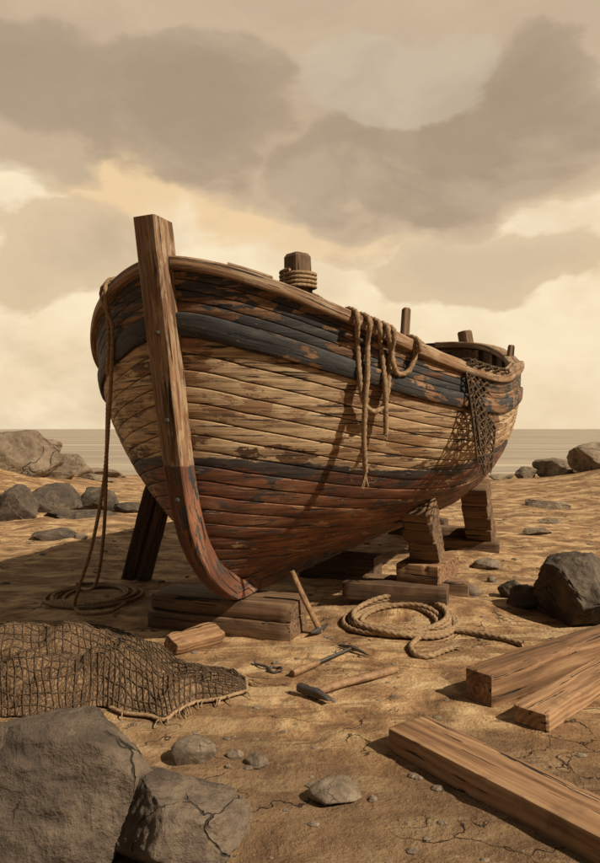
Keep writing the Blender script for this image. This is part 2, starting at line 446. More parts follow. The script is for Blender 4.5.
# ---- hull material
def hull_mat(name, mode):
    m, N, bs = material(name)
    uv = N.new('ShaderNodeUVMap').outputs[0]
    wl = N.attr('wl').outputs['Fac']; pid = N.attr('pid').outputs['Fac']
    sh = N.comb(N.m('MULTIPLY', pid, 37.), N.m('MULTIPLY', pid, 11.), 0.)
    v0 = N.v('ADD', uv, sh)
    gr = N.noise(N.v('MULTIPLY', v0, (1.6, 30, 1)), 1., 6, .65)
    gr2 = N.noise(N.v('MULTIPLY', v0, (1.1, 9, 1)), 1., 5, .6)
    big = N.noise(N.v('MULTIPLY', uv, (1.5, 2.6, 1)), 1.3, 5, .62, .3)
    vs = N.v('ADD', uv, N.v('SCALE', sh, scale=.006))
    pn = N.noise(N.v('MULTIPLY', vs, (1.5, 4.6, 1)), 1.5, 8, .68, .5)
    pn2 = N.noise(N.v('ADD', N.v('MULTIPLY', v0, (3.2, 12, 1)), (9, 4, 2)), 1.4, 7, .66, .6)
    wood_c = N.ramp(N.m('MULTIPLY_ADD', N.m('SUBTRACT', pid, .5), .22, N.m('ADD', N.m('MULTIPLY', gr, .6), N.m('MULTIPLY', gr2, .42))),
                    [(.36, (.055, .028, .016)), (.5, (.19, .098, .05)), (.66, (.38, .225, .12))])
    cream_c = N.ramp(N.m('ADD', N.m('MULTIPLY', gr, .5), N.m('MULTIPLY', pn2, .5)), [(.34, (.25, .16, .09)), (.44, (.42, .285, .16)), (.54, (.56, .40, .235)), (.70, (.67, .51, .33))])
    slate_c = N.ramp(N.m('ADD', N.m('MULTIPLY', gr, .5), N.m('MULTIPLY', pn2, .5)), [(.36, (.018, .018, .020)), (.52, (.046, .044, .044)), (.68, (.11, .098, .088))])
    red_c = N.ramp(N.m('ADD', N.m('MULTIPLY', gr, .4), N.m('MULTIPLY', big, .6)), [(.34, (.065, .029, .018)), (.48, (.165, .068, .037)), (.62, (.33, .15, .08))])
    t = N.m('ADD', N.m('MULTIPLY', big, .55), N.m('MULTIPLY', pn, .45))
    if mode == 'slate':
        mk = N.m('SUBTRACT', 1., N.ss(t, .515, .53)); col_ = N.mix(mk, wood_c, slate_c); mask = mk
    elif mode == 'stem':
        wle = N.m('ADD', wl, N.m('MULTIPLY', N.m('SUBTRACT', pn, .5), .03))
        isr = N.ss(wle, .003, -.003)
        mk = N.m('MULTIPLY', isr, N.ss(t, .57, .555))
        ww = N.mix(N.m('MULTIPLY', N.ss(pn2, .47, .56), .75), wood_c, (.40, .29, .185))
        ww = N.mix(N.m('MULTIPLY', N.ss(gr, .50, .38), .7), ww, (.085, .05, .03))
        col_ = N.mix(mk, ww, red_c)
        col_ = N.mix(N.m('MULTIPLY', isr, N.ss(pn2, .545, .56)), col_, slate_c); mask = mk
    else:
        wle = N.m('ADD', wl, N.m('ADD', N.m('MULTIPLY', N.m('SUBTRACT', pn2, .5), .05), N.m('MULTIPLY', N.m('SUBTRACT', big, .5), .06)))
        isr = N.ss(wle, .004, -.004)
        cm = N.ss(t, .535, .52)
        up = N.mix(cm, wood_c, cream_c)
        wash = N.noise(N.v('MULTIPLY', v0, (1.1, 5, 1)), 2.2, 7, .68, .5)
        up = N.mix(N.m('MULTIPLY', N.ss(wash, .50, .64), .5), up, (.22, .125, .066))
        up = N.mix(N.m('MULTIPLY', N.ss(gr, .50, .36), .5), up, (.10, .055, .03))
        up = N.mix(N.m('MULTIPLY', N.ss(N.noise(N.v('MULTIPLY', uv, (.9, 1.6, 1)), 1.1, 5, .6, .5), .44, .60), .38), up, (.24, .125, .060))
        up = N.mix(N.m('MULTIPLY', N.ss(N.noise(N.v('MULTIPLY', v0, (1.3, 14, 1)), 1.3, 6, .7, .3), .60, .62), .85), up, (.085, .05, .033))   # bare dark strips
        lo = N.mix(N.ss(t, .56, .535), wood_c, red_c)
        s1 = N.m('MULTIPLY', N.ss(N.m('ADD', wl, N.m('MULTIPLY', N.m('SUBTRACT', big, .5), .28)), -.055, -.04), 1.)
        lo = N.mix(N.m('MULTIPLY', N.ss(gr, .50, .36), .5), lo, (.045, .022, .016))
        lo = N.mix(N.m('MULTIPLY', s1, .9), lo, slate_c)                                       # old boot-top stripe
        lo = N.mix(N.m('MULTIPLY', N.ss(pn2, .575, .59), .9), lo, slate_c)
        lo = N.mix(N.m('MULTIPLY', N.ss(pn, .615, .625), .9), lo, (.45, .32, .20))
        hullc = N.mix(isr, up, lo)
        top = N.mix(N.m('SUBTRACT', 1., N.ss(t, .488, .503)), wood_c, slate_c)
        band = N.attr('band').outputs['Fac']
        col_ = N.mix(band, hullc, top)
        bt = N.m('ABSOLUTE', N.attr('butt').outputs['Fac'])
        col_ = N.mix(N.ss(bt, .007, .003), col_, (.008, .006, .005))
        mask = N.mix(isr, cm, N.ss(t, .57, .555))
    ck = N.noise(N.v('MULTIPLY', v0, (2.4, 46, 1)), 1., 3, .5)
    crk = N.m('MULTIPLY', N.ss(ck, .61, .635), N.ss(gr2, .42, .48))
    col_ = N.mix(N.m('MULTIPLY', crk, .9), col_, (.010, .007, .006))
    gv_ = N.attr('gap').outputs['Fac']
    col_ = N.mix(N.ss(gv_, .35, .9), col_, (.010, .008, .007))            # pitch in the seams
    sp = N.noise(N.v('MULTIPLY', uv, (1, 1.6, 1)), 60., 3, .6)
    col_ = N.mix(N.m('MULTIPLY', N.ss(sp, .62, .68), .5), col_, (.07, .04, .025))
    hh = N.m('SUBTRACT', N.m('ADD', N.m('MULTIPLY', gr, .8), N.m('MULTIPLY', mask, .35)), N.m('MULTIPLY', crk, 1.8))
    finish(N, bs, col_, .72, hh, .006, 1., .35)
    return m
M_hull = hull_mat('painted_planks', 'hull'); M_slate = hull_mat('slate_paint', 'slate'); M_stem = hull_mat('stem_timber', 'stem')

# ---- planked hull, one skin per side, seams modelled
NU = 260; US = usamp(NU)
def arc(side, g):
    L = [0.]; p = HP(US[0], g, side)
    for u in US[1:]:
        q = HP(u, g, side); L.append(L[-1]+(q-p).length); p = q
    return L
for side in (1, -1):
    rr = random.Random(5+side)
    NL, NTP = 18, 5
    strakes = []
    for j in range(NL): strakes.append((lambda u, j=j: g_wb(u)*(j/NL)**1.08, lambda u, j=j: g_wb(u)*((j+1)/NL)**1.08, 0))
    strakes.append((g_wb, g_wt, 0))
    for j in range(NTP): strakes.append((lambda u, j=j: g_wt(u)+(1-g_wt(u))*j/NTP, lambda u, j=j: g_wt(u)+(1-g_wt(u))*(j+1)/NTP, 1))
    prof = [(0, -.011, 1.), (.055, -.001, .25), (.12, .0, 0.), (.5, .0015, 0.), (.88, .0, 0.), (.945, -.001, .25)]
    verts = []; uvs = []; wls = []; bands = []; gaps = []; butts = []; pids_f = []
    Lm = arc(side, .6)
    rows = []
    for si, (ga, gb, bd) in enumerate(strakes):
        for (fr, off, gap) in prof: rows.append((si, fr, off, gap))
    rows.append((len(strakes)-1, 1., 0, 0))
    offs = [rr.uniform(-.002, .003) for _ in strakes]; bu = [rr.uniform(.12, .75) for _ in strakes]
    pid = [(rr.random(), rr.random()) for _ in strakes]
    for i, u in enumerate(US):
        hs = hull_local(u, .5)[3]
        for (si, fr, off, gap) in rows:
            ga, gb, bd = strakes[si]; g = ga(u)*(1-fr)+gb(u)*fr
            wav = .0025*mnoise.noise(Vector((u*14, si*3.1, side)))
            verts.append(HP(u, g, side, off+(offs[si]+wav if 0 < fr < 1 else -.001)+1e-5))
            uvs.append((Lm[i], g*hs*1.25)); wls.append((g-g_wl(u))); bands.append(float(bd)); gaps.append(gap)
            butts.append(Lm[i]-interp(bu[si], list(zip(US, Lm)))if 0 else (u-bu[si])*6.5)
    nr = len(rows)
    faces = grid_faces(NU, nr)
    for i in range(NU-1):
        for j in range(nr-1): si = rows[j][0]; pids_f.append(pid[si][0 if US[i] < bu[si] else 1])
    if side == 1: pass
    else: faces = [tuple(reversed(q)) for q in faces]
    o = mesh_obj('hull_planking', verts, faces, M_hull, boat)
    set_uv(o, uvs); set_attr(o, 'wl', wls); set_attr(o, 'band', bands); set_attr(o, 'gap', gaps); set_attr(o, 'butt', butts); set_attr(o, 'pid', pids_f, 'FACE')

def swept(name, pts_fn, us, mat, side, wl=.1, parent=boat, ang_=32, pid=.4, gapv=None):
    """sweep a closed section; pts_fn(u) -> list of world points"""
    v = []; uvs = []; L = 0; prev = None
    for i, u in enumerate(us):
        S = pts_fn(u)
        c0 = sum((Vector(p) for p in S), Vector())/len(S)
        if prev is not None: L += (c0-prev).length
        prev = c0; acc = 0
        for k, p in enumerate(S):
            if k: acc += (p-S[k-1]).length
            v.append(p); uvs.append((L, acc))
    ns = len(S); f = grid_faces(len(us), ns, True)
    f.append(tuple(range(ns))); f.append(tuple((len(us)-1)*ns+k for k in range(ns)))
    o = mesh_obj(name, v, f, mat, parent); set_uv(o, uvs)
    set_attr(o, 'wl', [wl(p) if callable(wl) else wl for p in v]); set_attr(o, 'gap', [0.]*len(v)); set_attr(o, 'pid', [pid]*len(f), 'FACE')
    autosmooth(o, ang_); return o

for side in (1, -1):
    def wsec(u, side=side):
        a, b = g_wb(u), g_wt(u); jag = .0025*mnoise.noise(Vector((u*60, side, 0)))
        return [HP(u, a, side, -.004), HP(u, a+.003, side, .022+jag), HP(u, a+.010, side, .028+jag), HP(u, (a+b)/2, side, .029),
                HP(u, b-.010, side, .028+jag), HP(u, b-.003, side, .022+jag), HP(u, b, side, -.004)]
    swept('rub_rail', wsec, [.0008+.998*x for x in usamp(200)], M_slate, side, pid=.3+.2*side)
    def csec(u, side=side):
        p = HP(u, 1., side); uc = min(max(u, .003), .997)
        t = HP(uc+.002, 1., side)-HP(uc-.002, 1., side); t.z = 0; t.normalize(); n = Vector((t.y, -t.x, 0))
        if n.dot(NR)*side < 0: n = -n
        if u > .9: n = (n*.7+(p-LW(4.6, 0, p.z)).normalized()*.3).normalized()
        jag = .003*mnoise.noise(Vector((u*45, side*3, 2)))
        o_ = .034+jag; i_ = -.105; z1 = 0+jag*.7; z0 = -.080
        Q = [(o_-.006, z0), (o_, z0+.01), (o_+.002, -.04), (o_, z1-.012), (o_-.010, z1), (0, z1+.003), (i_+.01, z1), (i_, z1-.01), (i_, z0+.01), (i_+.01, z0)]
        return [p+n*a+Vector((0, 0, b)) for a, b in Q]
    swept('cap_rail', csec, [.0008+.9985*x for x in usamp(200)], None or M_stem, side, wl=.2, pid=.62)
# raised graving piece on top of the rail
def patch(u):
    p = HP(u, 1., 1); t = (HP(u+.002, 1., 1)-HP(u-.002, 1., 1)); t.z = 0; t.normalize(); n = Vector((t.y, -t.x, 0))
    return [p+n*a+Vector((0, 0, b)) for a, b in ((.028, .001), (.026, .014), (-.07, .014), (-.072, .001))]
swept('rail_patch', patch, [.016+.020*i/12 for i in range(13)], M_stem, 1, wl=.2, pid=.8)

# ---- stem post
def s_b(h): return -H['r']*h+H['A']*exp(-h/H['k'])
prof = []
hh_ = [0, .02, .045, .075, .11, .15, .2, .26, .33, .42, .52, .65, .8, 1., 1.2, 1.4, 1.6, 1.8, 2., 2.15, 2.29, 2.41, 2.52]
for h in hh_:
    z = ZK+KR*max(0, 1-h/2.29)+h
    ds = (s_b(h+.003)-s_b(h-.003))/.006; t = Vector((ds, 1)).normalized(); n = Vector((-t.y, t.x))      # outward (forward/down)
    o_ = .135 if h > .5 else .10+.035*h/.5
    prof.append((Vector((s_b(h), z)), n, o_))
outer = [p+n*o_ for p, n, o_ in prof]; inner = [p-n*.05 for p, n, o_ in prof]
outer = [Vector((.72, ZK+.02)), Vector((.62, ZK+.008)), Vector((.54, ZK+.002))]+[Vector((q.x, max(q.y, ZK+.002*max(0, .7-q.x)))) for q in outer]
inner = [Vector((.78, ZK+.10)), Vector((.70, ZK+.12)), Vector((.62, ZK+.14))]+inner
def stem_sec(i):
    a, b = outer[int(i)], inner[int(i)]; top = max(0, min(1, (a.y-.4)/1.5)); hw = .062+.016*top
    dir_ = (b-a); S = []
    k = int(i); jag = .004*mnoise.noise(Vector((a.y*9, 3, 1)))
    for (f, w_) in ((0, -hw+.010), (.05, -hw), (.5, -hw), (1, -hw), (1, 0), (1, hw), (.5, hw+jag), (.05, hw+jag), (0, hw-.010+jag), (-.005, 0)):
        q = a+dir_*f
        if k == len(outer)-1: q = q+Vector((0, -.035*f))
        S.append(LW(q.x, w_, q.y))
    return S
stem = swept('stem_post', stem_sec, list(range(len(outer))), M_stem, 1, wl=lambda p: (p.z-1.27)*.45, pid=.55, ang_=30)
bolts_b = []
for z in (2.08, 1.55, 1.05):
    h = z-ZK; s = s_b(h)-.137
    b_ = Buf(); c0 = LW(s, .015, z); v = []
    fr = -AX; r_ = .017
    for ring, (rad, o_) in enumerate(((r_, 0), (r_, .008), (r_*.6, .013), (.001, .014))):
        for k in range(12): th = 2*pi*k/12; v.append(c0+fr*o_+NR*rad*cos(th)+Vector((0, 0, rad*sin(th))))
    b_.add(v, grid_faces(4, 12, True)); bolts_b.append(b_)

# ---- iron
def iron(name, base, rust, rough=.6):
    m, N, bs = material(name)
    co = N.new('ShaderNodeTexCoord').outputs['Object']
    n = N.noise(co, 22, 6, .65); n2 = N.noise(co, 90, 3, .6)
    c = N.mix(N.ss(n, .48, .60), base, rust)
    finish(N, bs, c, N.m('MULTIPLY_ADD', n, .4, rough-.2), N.m('ADD', n, N.m('MULTIPLY', n2, .5)), .002, 1., .5, N.m('SUBTRACT', .75, N.m('MULTIPLY', N.ss(n, .48, .6), .6)))
    return m
M_iron = iron('rusty_iron', (.10, .095, .09), (.09, .045, .025))
for b_ in bolts_b: b_.obj('bolt', M_iron, boat, ang=40)

# ---- keel and stern post
kl = []
def ksec(s):
    hw = .046
    return [LW(s, a, z) for a, z in ((-hw, ZK+.004), (-hw, ZK+.15), (hw, ZK+.15), (hw, ZK+.004))]
swept('keel', ksec, [.58+i*(6.16-.58)/40 for i in range(41)], M_stem, 1, wl=-.3, pid=.2, ang_=30)
def psec(z):
    h = max(0, z-ZK-.1); s = H['Ls']+H['r2']*(1-exp(-h/H['k2']))
    return [LW(s+a, b, z) for a, b in ((-.06, -.06), (.12, -.06), (.12, .06), (-.06, .06))]
swept('stern_post', psec, [ZK+.01+i*(2.72-ZK)/30 for i in range(31)], M_stem, 1, wl=lambda p: (p.z-1.2)*.4, pid=.2, ang_=30)

# ---- inside: lining, ribs, deck, beam
M_inner = W_dark
for side in (1, -1):
    us = [.004+.992*x for x in usamp(90)]; gs = [.50+.46*j/10 for j in range(11)]
    v = [HP(u, g, side, -.055) for u in us for g in gs]
    f = grid_faces(len(us), len(gs)); o = mesh_obj('inner_planking', v, f, M_inner, boat)
    for k in range(15):
        u = .10+.058*k if k < 12 else (.86, .92, .965)[k-12]
        b_ = Buf(); v = []
        for j in range(9):
            g = .52+.44*j/8; p = HP(u, g, side, -.05); q = HP(u, g, side, -.11); t = (HP(min(u+.003, 1), g, side)-HP(u-.003, g, side)).normalized()*.032
            v += [p-t, p+t, q+t, q-t]
        b_.add(v, grid_faces(9, 4, True)+[(0, 1, 2, 3), (32, 33, 34, 35)]); b_.obj('rib', W_old, boat, ang=30)
us = [.02+.96*x for x in usamp(70)]
v = []
for u in us:
    a = HP(u, .56, 1, -.05); b = HP(u, .56, -1, -.05)
    for k in range(9): v.append(a.lerp(b, k/8))
mesh_obj('deck', v, grid_faces(70, 9), W_old, boat)

def post(name, base, top, w0, w1, mat, parent=boat, chamf=.02, rot=0., label=None):
    """square post with a chamfered head"""
    base = Vector(base); top = Vector(top); Z = (top-base).normalized(); X = Vector((cos(rot), sin(rot), 0)); X = (X-Z*X.dot(Z)).normalized(); Y = Z.cross(X)
    L = (top-base).length; v = []
    for z, wd in ((0, w0), (L*.3, (w0*.7+w1*.3)), (L*.6, (w0*.4+w1*.6)), (L-chamf, w1), (L, w1-chamf*1.2)):
        for (a, b) in ((-1, -.82), (-.82, -1), (.82, -1), (1, -.82), (1, .82), (.82, 1), (-.82, 1), (-1, .82)):
            j = .0035*mnoise.noise(Vector((a*3, b*3, z*9)))
            v.append(base+Z*z+X*(a*(wd/2+j))+Y*(b*(wd/2+j)))
    f = grid_faces(5, 8, True)+[tuple(range(7, -1, -1)), tuple(32+k for k in range(8))]
    # build with grain along local X
    o0 = base; M = Matrix((Z, X, Y)).transposed().to_4x4(); M.translation = o0; Mi = M.inverted()
    me = bpy.data.meshes.new(name); me.from_pydata([Mi @ p for p in v], [], f); me.materials.append(mat)
    me.polygons.foreach_set('use_smooth', [True]*len(me.polygons))
    o = bpy.data.objects.new(name, me); col.objects.link(o); autosmooth(o, 25)
    o.parent = parent; o.matrix_local = Matrix.Translation(-Vector(parent.location)) @ M
    return o
bp = AT(298.5, 293, 4.50)
post('mooring_post', (bp.x+.02, bp.y+.02, 1.7), AT(297.5, 254, 4.5), .165, .135, W_old, rot=.75, chamf=.022)
p = AT(406, 336, 4.60); post('thole_pin', (p.x-.02, p.y, 1.95), AT(406.5, 308, 4.63), .052, .046, W_old, chamf=.012, rot=.4)
# sternmost posts
def rail_at(px, us):
    best = min(us, key=lambda u: abs(CX+F*HP(u, 1, 1).x/HP(u, 1, 1).y-px)); return HP(best, 1, 1)
q = rail_at(465, [.9+.001*i for i in range(100)])
post('stern_bitt', q+Vector((.10, .16, -.3)), AT(464.5, 331, q.y+.16), .16, .15, W_old, chamf=.02, rot=.5)
q = rail_at(512, [.84+.001*i for i in range(140)])
post('thole_pin', q+Vector((-.05, -.02, -.2)), AT(511.5, 345, q.y-.03), .075, .062, W_old, chamf=.015, rot=.2)

# ------------------------------------------------------------------ rope material and ropes
m_rope, N, bs = material('hemp_rope')
co = N.new('ShaderNodeTexCoord').outputs['Object']
n = N.noise(co, 60, 4, .6); n2 = N.noise(co, 300, 2, .6)
c = N.ramp(N.m('ADD', N.m('MULTIPLY', n, .6), N.m('MULTIPLY', n2, .4)), [(.36, (.13, .080, .042)), (.5, (.29, .19, .105)), (.66, (.43, .30, .18))])
finish(N, bs, c, .9, n2, .002, 1., .2)

def hull_pt(px, py, off=.02):
    u, g = find_px(px, py, 1, .5, 1., 0., .5); return HP(u, g, 1, off)
def rail_u(px, lo=0., hi=.45):
    best = min([lo+(hi-lo)*i/400 for i in range(401)], key=lambda u: abs(CX+F*HP(u, 1, 1).x/HP(u, 1, 1).y-px)); return best
def over_rail(px, r, inboard=True, down=.25):
    """points from inboard below the rail, over it, to the outer face"""
    u = rail_u(px); p = HP(u, 1., 1); t = HP(u+.003, 1., 1)-HP(u-.003, 1., 1); t.z = 0; t.normalize(); n = Vector((t.y, -t.x, 0))
    if n.dot(NR) < 0: n = -n
    return [p+n*(-.135)+Vector((0, 0, -down)), p+n*(-.13-r)+Vector((0, 0, -.05)), p+n*(-.085)+Vector((0, 0, r+.006)), p+n*(-.02)+Vector((0, 0, r+.006)), p+n*(.040+r)+Vector((0, 0, -.012)), p+n*(.047+r)+Vector((0, 0, -.07))], n
def hang(px, py, n_off=.0):
    """a point that hangs plumb outside the rub rail at picture column px"""
    u = rail_u(px+2); q = HP(u, .80, 1, .062+n_off)
    if py < 395: return AT(px, py, q.y)
    uu, gg = find_px(px, py, 1, .4, 1., 0., .3); r = HP(uu, gg, 1, .045+n_off)
    return AT(px, py, q.y*.45+r.y*.55)
RR = .0185
b_ = Buf()
A, _ = over_rail(352, RR); B, _ = over_rail(388, RR)
C_, _ = over_rail(364, RR)
pa = A+[hang(357.5, 345), hang(359.5, 375), hang(362, 396), hang(367.5, 408), hang(375.5, 411.5, .01), hang(384, 405), hang(388, 388), hang(389.5, 362)]+list(reversed(B))
rope_tube(b_, pa, RR)
pc_ = C_+[hang(367.5, 345, .03), hang(367.5, 375, .03), hang(365, 405, .035), hang(364, 435, .03), hang(364.5, 455, .03), hang(365.5, 472, .03)]
e = rope_tube(b_, pc_, RR)
rope_tube(b_, [A[0], (A[0]+C_[0])/2+Vector((0, 0, -.1)), C_[0]], RR)
o = b_.obj('hanging_rope', m_rope, origin=A[3]); tag(o, 'hemp rope looped over the near rail with its long frayed tail hanging lowest', 'rope', 'ropes hung over the near rail')
b_ = Buf(); fray(b_, e[-1], (0, 0, -1), RR*1.1, 12, .09); f_ = b_.obj('frayed_end', m_rope, o); 
b_ = Buf()
A, _ = over_rail(374, RR); B, _ = over_rail(382, RR); C_, _ = over_rail(413, RR)
e = rope_tube(b_, A+[hang(380, 340, .02), hang(382.5, 360, -.004), hang(385, 385, .012), hang(385.5, 410, .012), hang(386, 434, .01)], RR)
rope_tube(b_, B+[hull_pt(387.5, 350, .035), hull_pt(389, 364, .055), hull_pt(396, 373.5, .03), hull_pt(404, 372, .03), hull_pt(411, 361, .03), hull_pt(414.5, 350, .03)]+list(reversed(C_)), RR)
rope_tube(b_, [A[0], (A[0]+B[0])/2+Vector((0, 0, -.08)), B[0]], RR)
o = b_.obj('hanging_rope', m_rope, origin=A[3]); tag(o, 'hemp rope with a short tail and one shallow swag beside the looped one', 'rope', 'ropes hung over the near rail')
b_ = Buf(); fray(b_, e[-1], (0, 0, -1), RR, 7, .035); b_.obj('frayed_end', m_rope, o)

# lashing round the mooring post
b_ = Buf(); pts = []
cc = AT(298, 280, 4.5); nt_ = 4.6
for i in range(int(nt_*20)):
    a = 2*pi*i/20; z = 1.5+(HY-291+19*i/(nt_*20))/F*4.5
    rr_ = .104; sq = 1/max(abs(cos(a)), abs(sin(a))); k_ = 1+(sq-1)*.35
    pts.append(Vector((cc.x+cos(a+.75)*rr_*k_, cc.y+sin(a+.75)*rr_*k_, z)))
pts = [pts[0]+Vector((.13, -.01, -.10)), pts[0]+Vector((.07, -.02, -.035))]+pts
rope_tube(b_, pts, .0125)
o = b_.obj('lashing_rope', m_rope, origin=cc); tag(o, 'rope wound several turns round the squared post rising behind the near rail', 'rope')

# rope dropping from the far bow down to a coil on the sand
def far_over(u, r):
    p = HP(u, 1., -1); t = HP(u+.003, 1., -1)-HP(u-.003, 1., -1); t.z = 0; t.normalize(); n = Vector((t.y, -t.x, 0))
    if n.dot(NR) > 0: n = -n
    return [p-n*.14+Vector((0, 0, -.2)), p-n*.145+Vector((0, 0, -.04)), p-n*.08+Vector((0, 0, r+.005)), p+n*.0+Vector((0, 0, r+.005)), p+n*(.042+r)+Vector((0, 0, -.012)), p+n*(.05+r)+Vector((0, 0, -.10))]
CC = GP(94, 597)
b_ = Buf(); r_ = .015
def coil(cx, cy, rx, ry, turns, seed, r, z0=0., grow=0.0, start=0., pile=.9, jit=.05):
    rn = random.Random(seed); pts = []; n = 22
    ph = rn.uniform(0, 6)
    for i in range(int(turns*n)+1):
        t = i/n; a = start+2*pi*t; k = 1+grow*t/turns+jit*sin(t*2.7+ph)+jit*.6*sin(a*2+ph*2+t)
        x = cx+rx*k*cos(a)+.02*sin(t*5+ph); y = cy+ry*k*sin(a)+.02*cos(t*4+ph)
        pts.append(Vector((x, y, 0)))
    cell = {}
    for p in pts:                     # lay each turn on the turns below it
        key = (int(p.x/(r*2.2)), int(p.y/(r*2.2)))
        lv = max([cell.get((key[0]+i, key[1]+j), (-1, -99))[0] for i in (0,) for j in (0,)])
        last = cell.get(key, (-1, -99))
        idx = len(cell)
        if last[0] < 0: level = 0
        else: level = last[0]+(1 if (pts.index(p)-last[1]) > n*.6 else 0)
        cell[key] = (level, pts.index(p))
        p.z = gz(p.x, p.y)+r+level*r*1.5*pile+z0
    for it in range(3):
        zs = [p.z for p in pts]
        for i in range(1, len(pts)-1): pts[i].z = (zs[i-1]+zs[i]*2+zs[i+1])/4
    return pts
cp = coil(CC.x, CC.y, .30, .34, 5.2, 3, r_, grow=.25, start=1.2, jit=.10)
A = far_over(.020, r_); 
top = A[-1]
mid_ = [top.lerp(cp[0]+Vector((0, 0, .5)), t) for t in (.3, .6)]
dn = cp[0]
p1 = Vector((-1.60, 5.05, 1.75)); 
def hd_(px, py):
    u, g = find_px(px, py, -1, .4, 1., 0., .3); return HP(u, g, -1).y-.09
s1 = A+[AT(108.5, 325, hd_(108.5, 325)), AT(108, 365, hd_(108.5, 365)-.02), AT(107.5, 405, hd_(109, 395)-.03), AT(106, 480, 5.30), AT(103, 540, 5.7), AT(95, 585, 5.95)]+cp[4:]
rope_tube(b_, s1, r_)
B = far_over(.024, r_)
s2 = B+[AT(112, 325, hd_(112, 325)), AT(111.5, 365, hd_(112, 365)-.02), AT(109.5, 405, hd_(111, 398)-.03), AT(104, 480, 5.28), AT(92, 545, 5.5), AT(79, 588, 5.55), AT(75, 606, 5.7)+Vector((0, 0, .0)), GP(85, 614, .02), GP(110, 612, .02), GP(125, 603, .03)]
rope_tube(b_, s2, r_)
rope_tube(b_, [A[0], (A[0]+B[0])/2-Vector((0, 0, .1)), B[0]], r_)
o = b_.obj('long_rope', m_rope, origin=(CC.x, CC.y, 0)); tag(o, 'doubled rope dropping from the shaded bow rail into a loose coil on the sand', 'rope')

# coil on the sand in front of the near prop
q = GP(400, 622, .03)
b_ = Buf(); R2 = .0205
cp = coil(q.x, q.y, .30, .235, 7.6, 11, R2, grow=.42, start=-2.6, pile=1., jit=.03)
t_out = [GP(425, 634.5, .03), GP(446, 632, .03), GP(470, 634.5, .03), GP(497, 640, .03), GP(523, 646.5, .03)]
e1 = rope_tube(b_, cp+t_out[0:0], R2)
tail = [Vector((p.x, p.y, gz(p.x, p.y)+R2)) for p in [GP(378, 636), GP(400, 637.5), GP(425, 634.5), GP(446, 632), GP(470, 634.5), GP(497, 640), GP(523, 646.5)]]
rope_tube(b_, tail, R2)
tail2 = [Vector((p.x, p.y, gz(p.x, p.y)+R2+.012*(i < 2))) for i, p in enumerate([GP(440, 628), GP(430, 633), GP(417, 641), GP(411, 650), GP(417, 657), GP(430, 657.5), GP(443, 653), GP(452, 650.5)])]
e2 = rope_tube(b_, tail2, R2)
o = b_.obj('rope_coil', m_rope, origin=(q.x, q.y, 0)); tag(o, 'thick rope lying coiled on open sand with two ends trailing towards the squared beams', 'rope')
b_ = Buf(); fray(b_, e2[-1], e2[-1]-e2[-6], R2*1.2, 14, .09); b_.obj('frayed_end', m_rope, o)

# ------------------------------------------------------------------ nets
m_net, N, bs = material('net_twine'); co = N.new('ShaderNodeTexCoord').outputs['Object']
n = N.noise(co, 40, 4, .6)
finish(N, bs, N.ramp(n, [(.35, (.035, .023, .014)), (.65, (.13, .084, .048))]), .9, n, .002, 1., .2)
m_netf, N, bs = material('net_folds'); co = N.new('ShaderNodeTexCoord').outputs['Object']
n = N.noise(co, 6, 5, .6); wv_ = N.noise(co, 130, 3, .7)
c = N.ramp(N.m('ADD', N.m('MULTIPLY', n, .6), N.m('MULTIPLY', wv_, .4)), [(.36, (.11, .066, .038)), (.5, (.24, .150, .084)), (.66, (.36, .235, .135))])
wp_ = N.v('ADD', co, N.v('SCALE', N.new('ShaderNodeTexNoise', {'Vector': co, 'Scale': 9., 'Detail': 2.}).outputs[1], scale=.08))
vx = N.new('ShaderNodeTexVoronoi', {'Vector': wp_, 'Scale': 46.}, feature='DISTANCE_TO_EDGE', voronoi_dimensions='2D').outputs[0]
c = N.mix(N.m('MULTIPLY', N.ss(vx, .16, .06), .6), c, (.035, .022, .014))
finish(N, bs, c, .95, N.m('SUBTRACT', wv_, N.m('MULTIPLY', N.ss(vx, .1, .3), .8)), .01, 1., .15)

# hanging net over the near quarter
def net_sheet(layer, x0, x1, narrow, ytip, seed):
    """returns f(a,b)->world, a across 0..1, b down 0..1"""
    rn = random.Random(seed); ph = rn.uniform(0, 6)
    def f(a, b):
        px = x0+(x1-x0)*a; u = rail_u_fast(px)
        p = HP(u, 1., 1); t = HP(u+.003, 1., 1)-HP(u-.003, 1., 1); t.z = 0; t.normalize(); n = Vector((t.y, -t.x, 0))
        if n.dot(NR) < 0: n = -n
        if b < .06: s = b/.06; return p+n*(-.135)+Vector((0, 0, -.16+.175*s+.005*layer))
        if b < .15: s = (b-.06)/.09; return p+n*(-.135+.185*s)+Vector((0, 0, .017+.006*layer))
        if b < .18: s = (b-.15)/.03; return p+n*(.05+.008*s+.006*layer)+Vector((0, 0, .017-.03*s+.005*layer))
        s = (b-.18)/.82
        cxp = (x0+x1)/2+narrow[1]*s; k = 1-narrow[0]*s**.8
        pxx = cxp+(px-(x0+x1)/2)*k+1.3*sin(a*13+ph+s*2)*s
        y0 = HY-F*(p.z-.015-CH)/p.y; tip = ytip-10*abs(a-.6)-4*sin(a*9+ph)
        uu = rail_u_fast(px+1); q = HP(uu, .82, 1, .10+.012*layer+.018*sin(a*17+ph))
        top = p+n*(.06+.006*layer)
        d = top.y+(q.y-top.y)*min(1, s*3.5)
        return AT(pxx, y0+(tip-y0)*s, d)
    return f
_ru = [(CX+F*HP(i/800, 1, 1).x/HP(i/800, 1, 1).y, i/800) for i in range(0, 420)]
def rail_u_fast(px):
    for (a, ua), (b, ub) in zip(_ru, _ru[1:]):
        if b >= px: return ua+(ub-ua)*(px-a)/(b-a) if b > a else ub
    return .45
b_ = Buf()
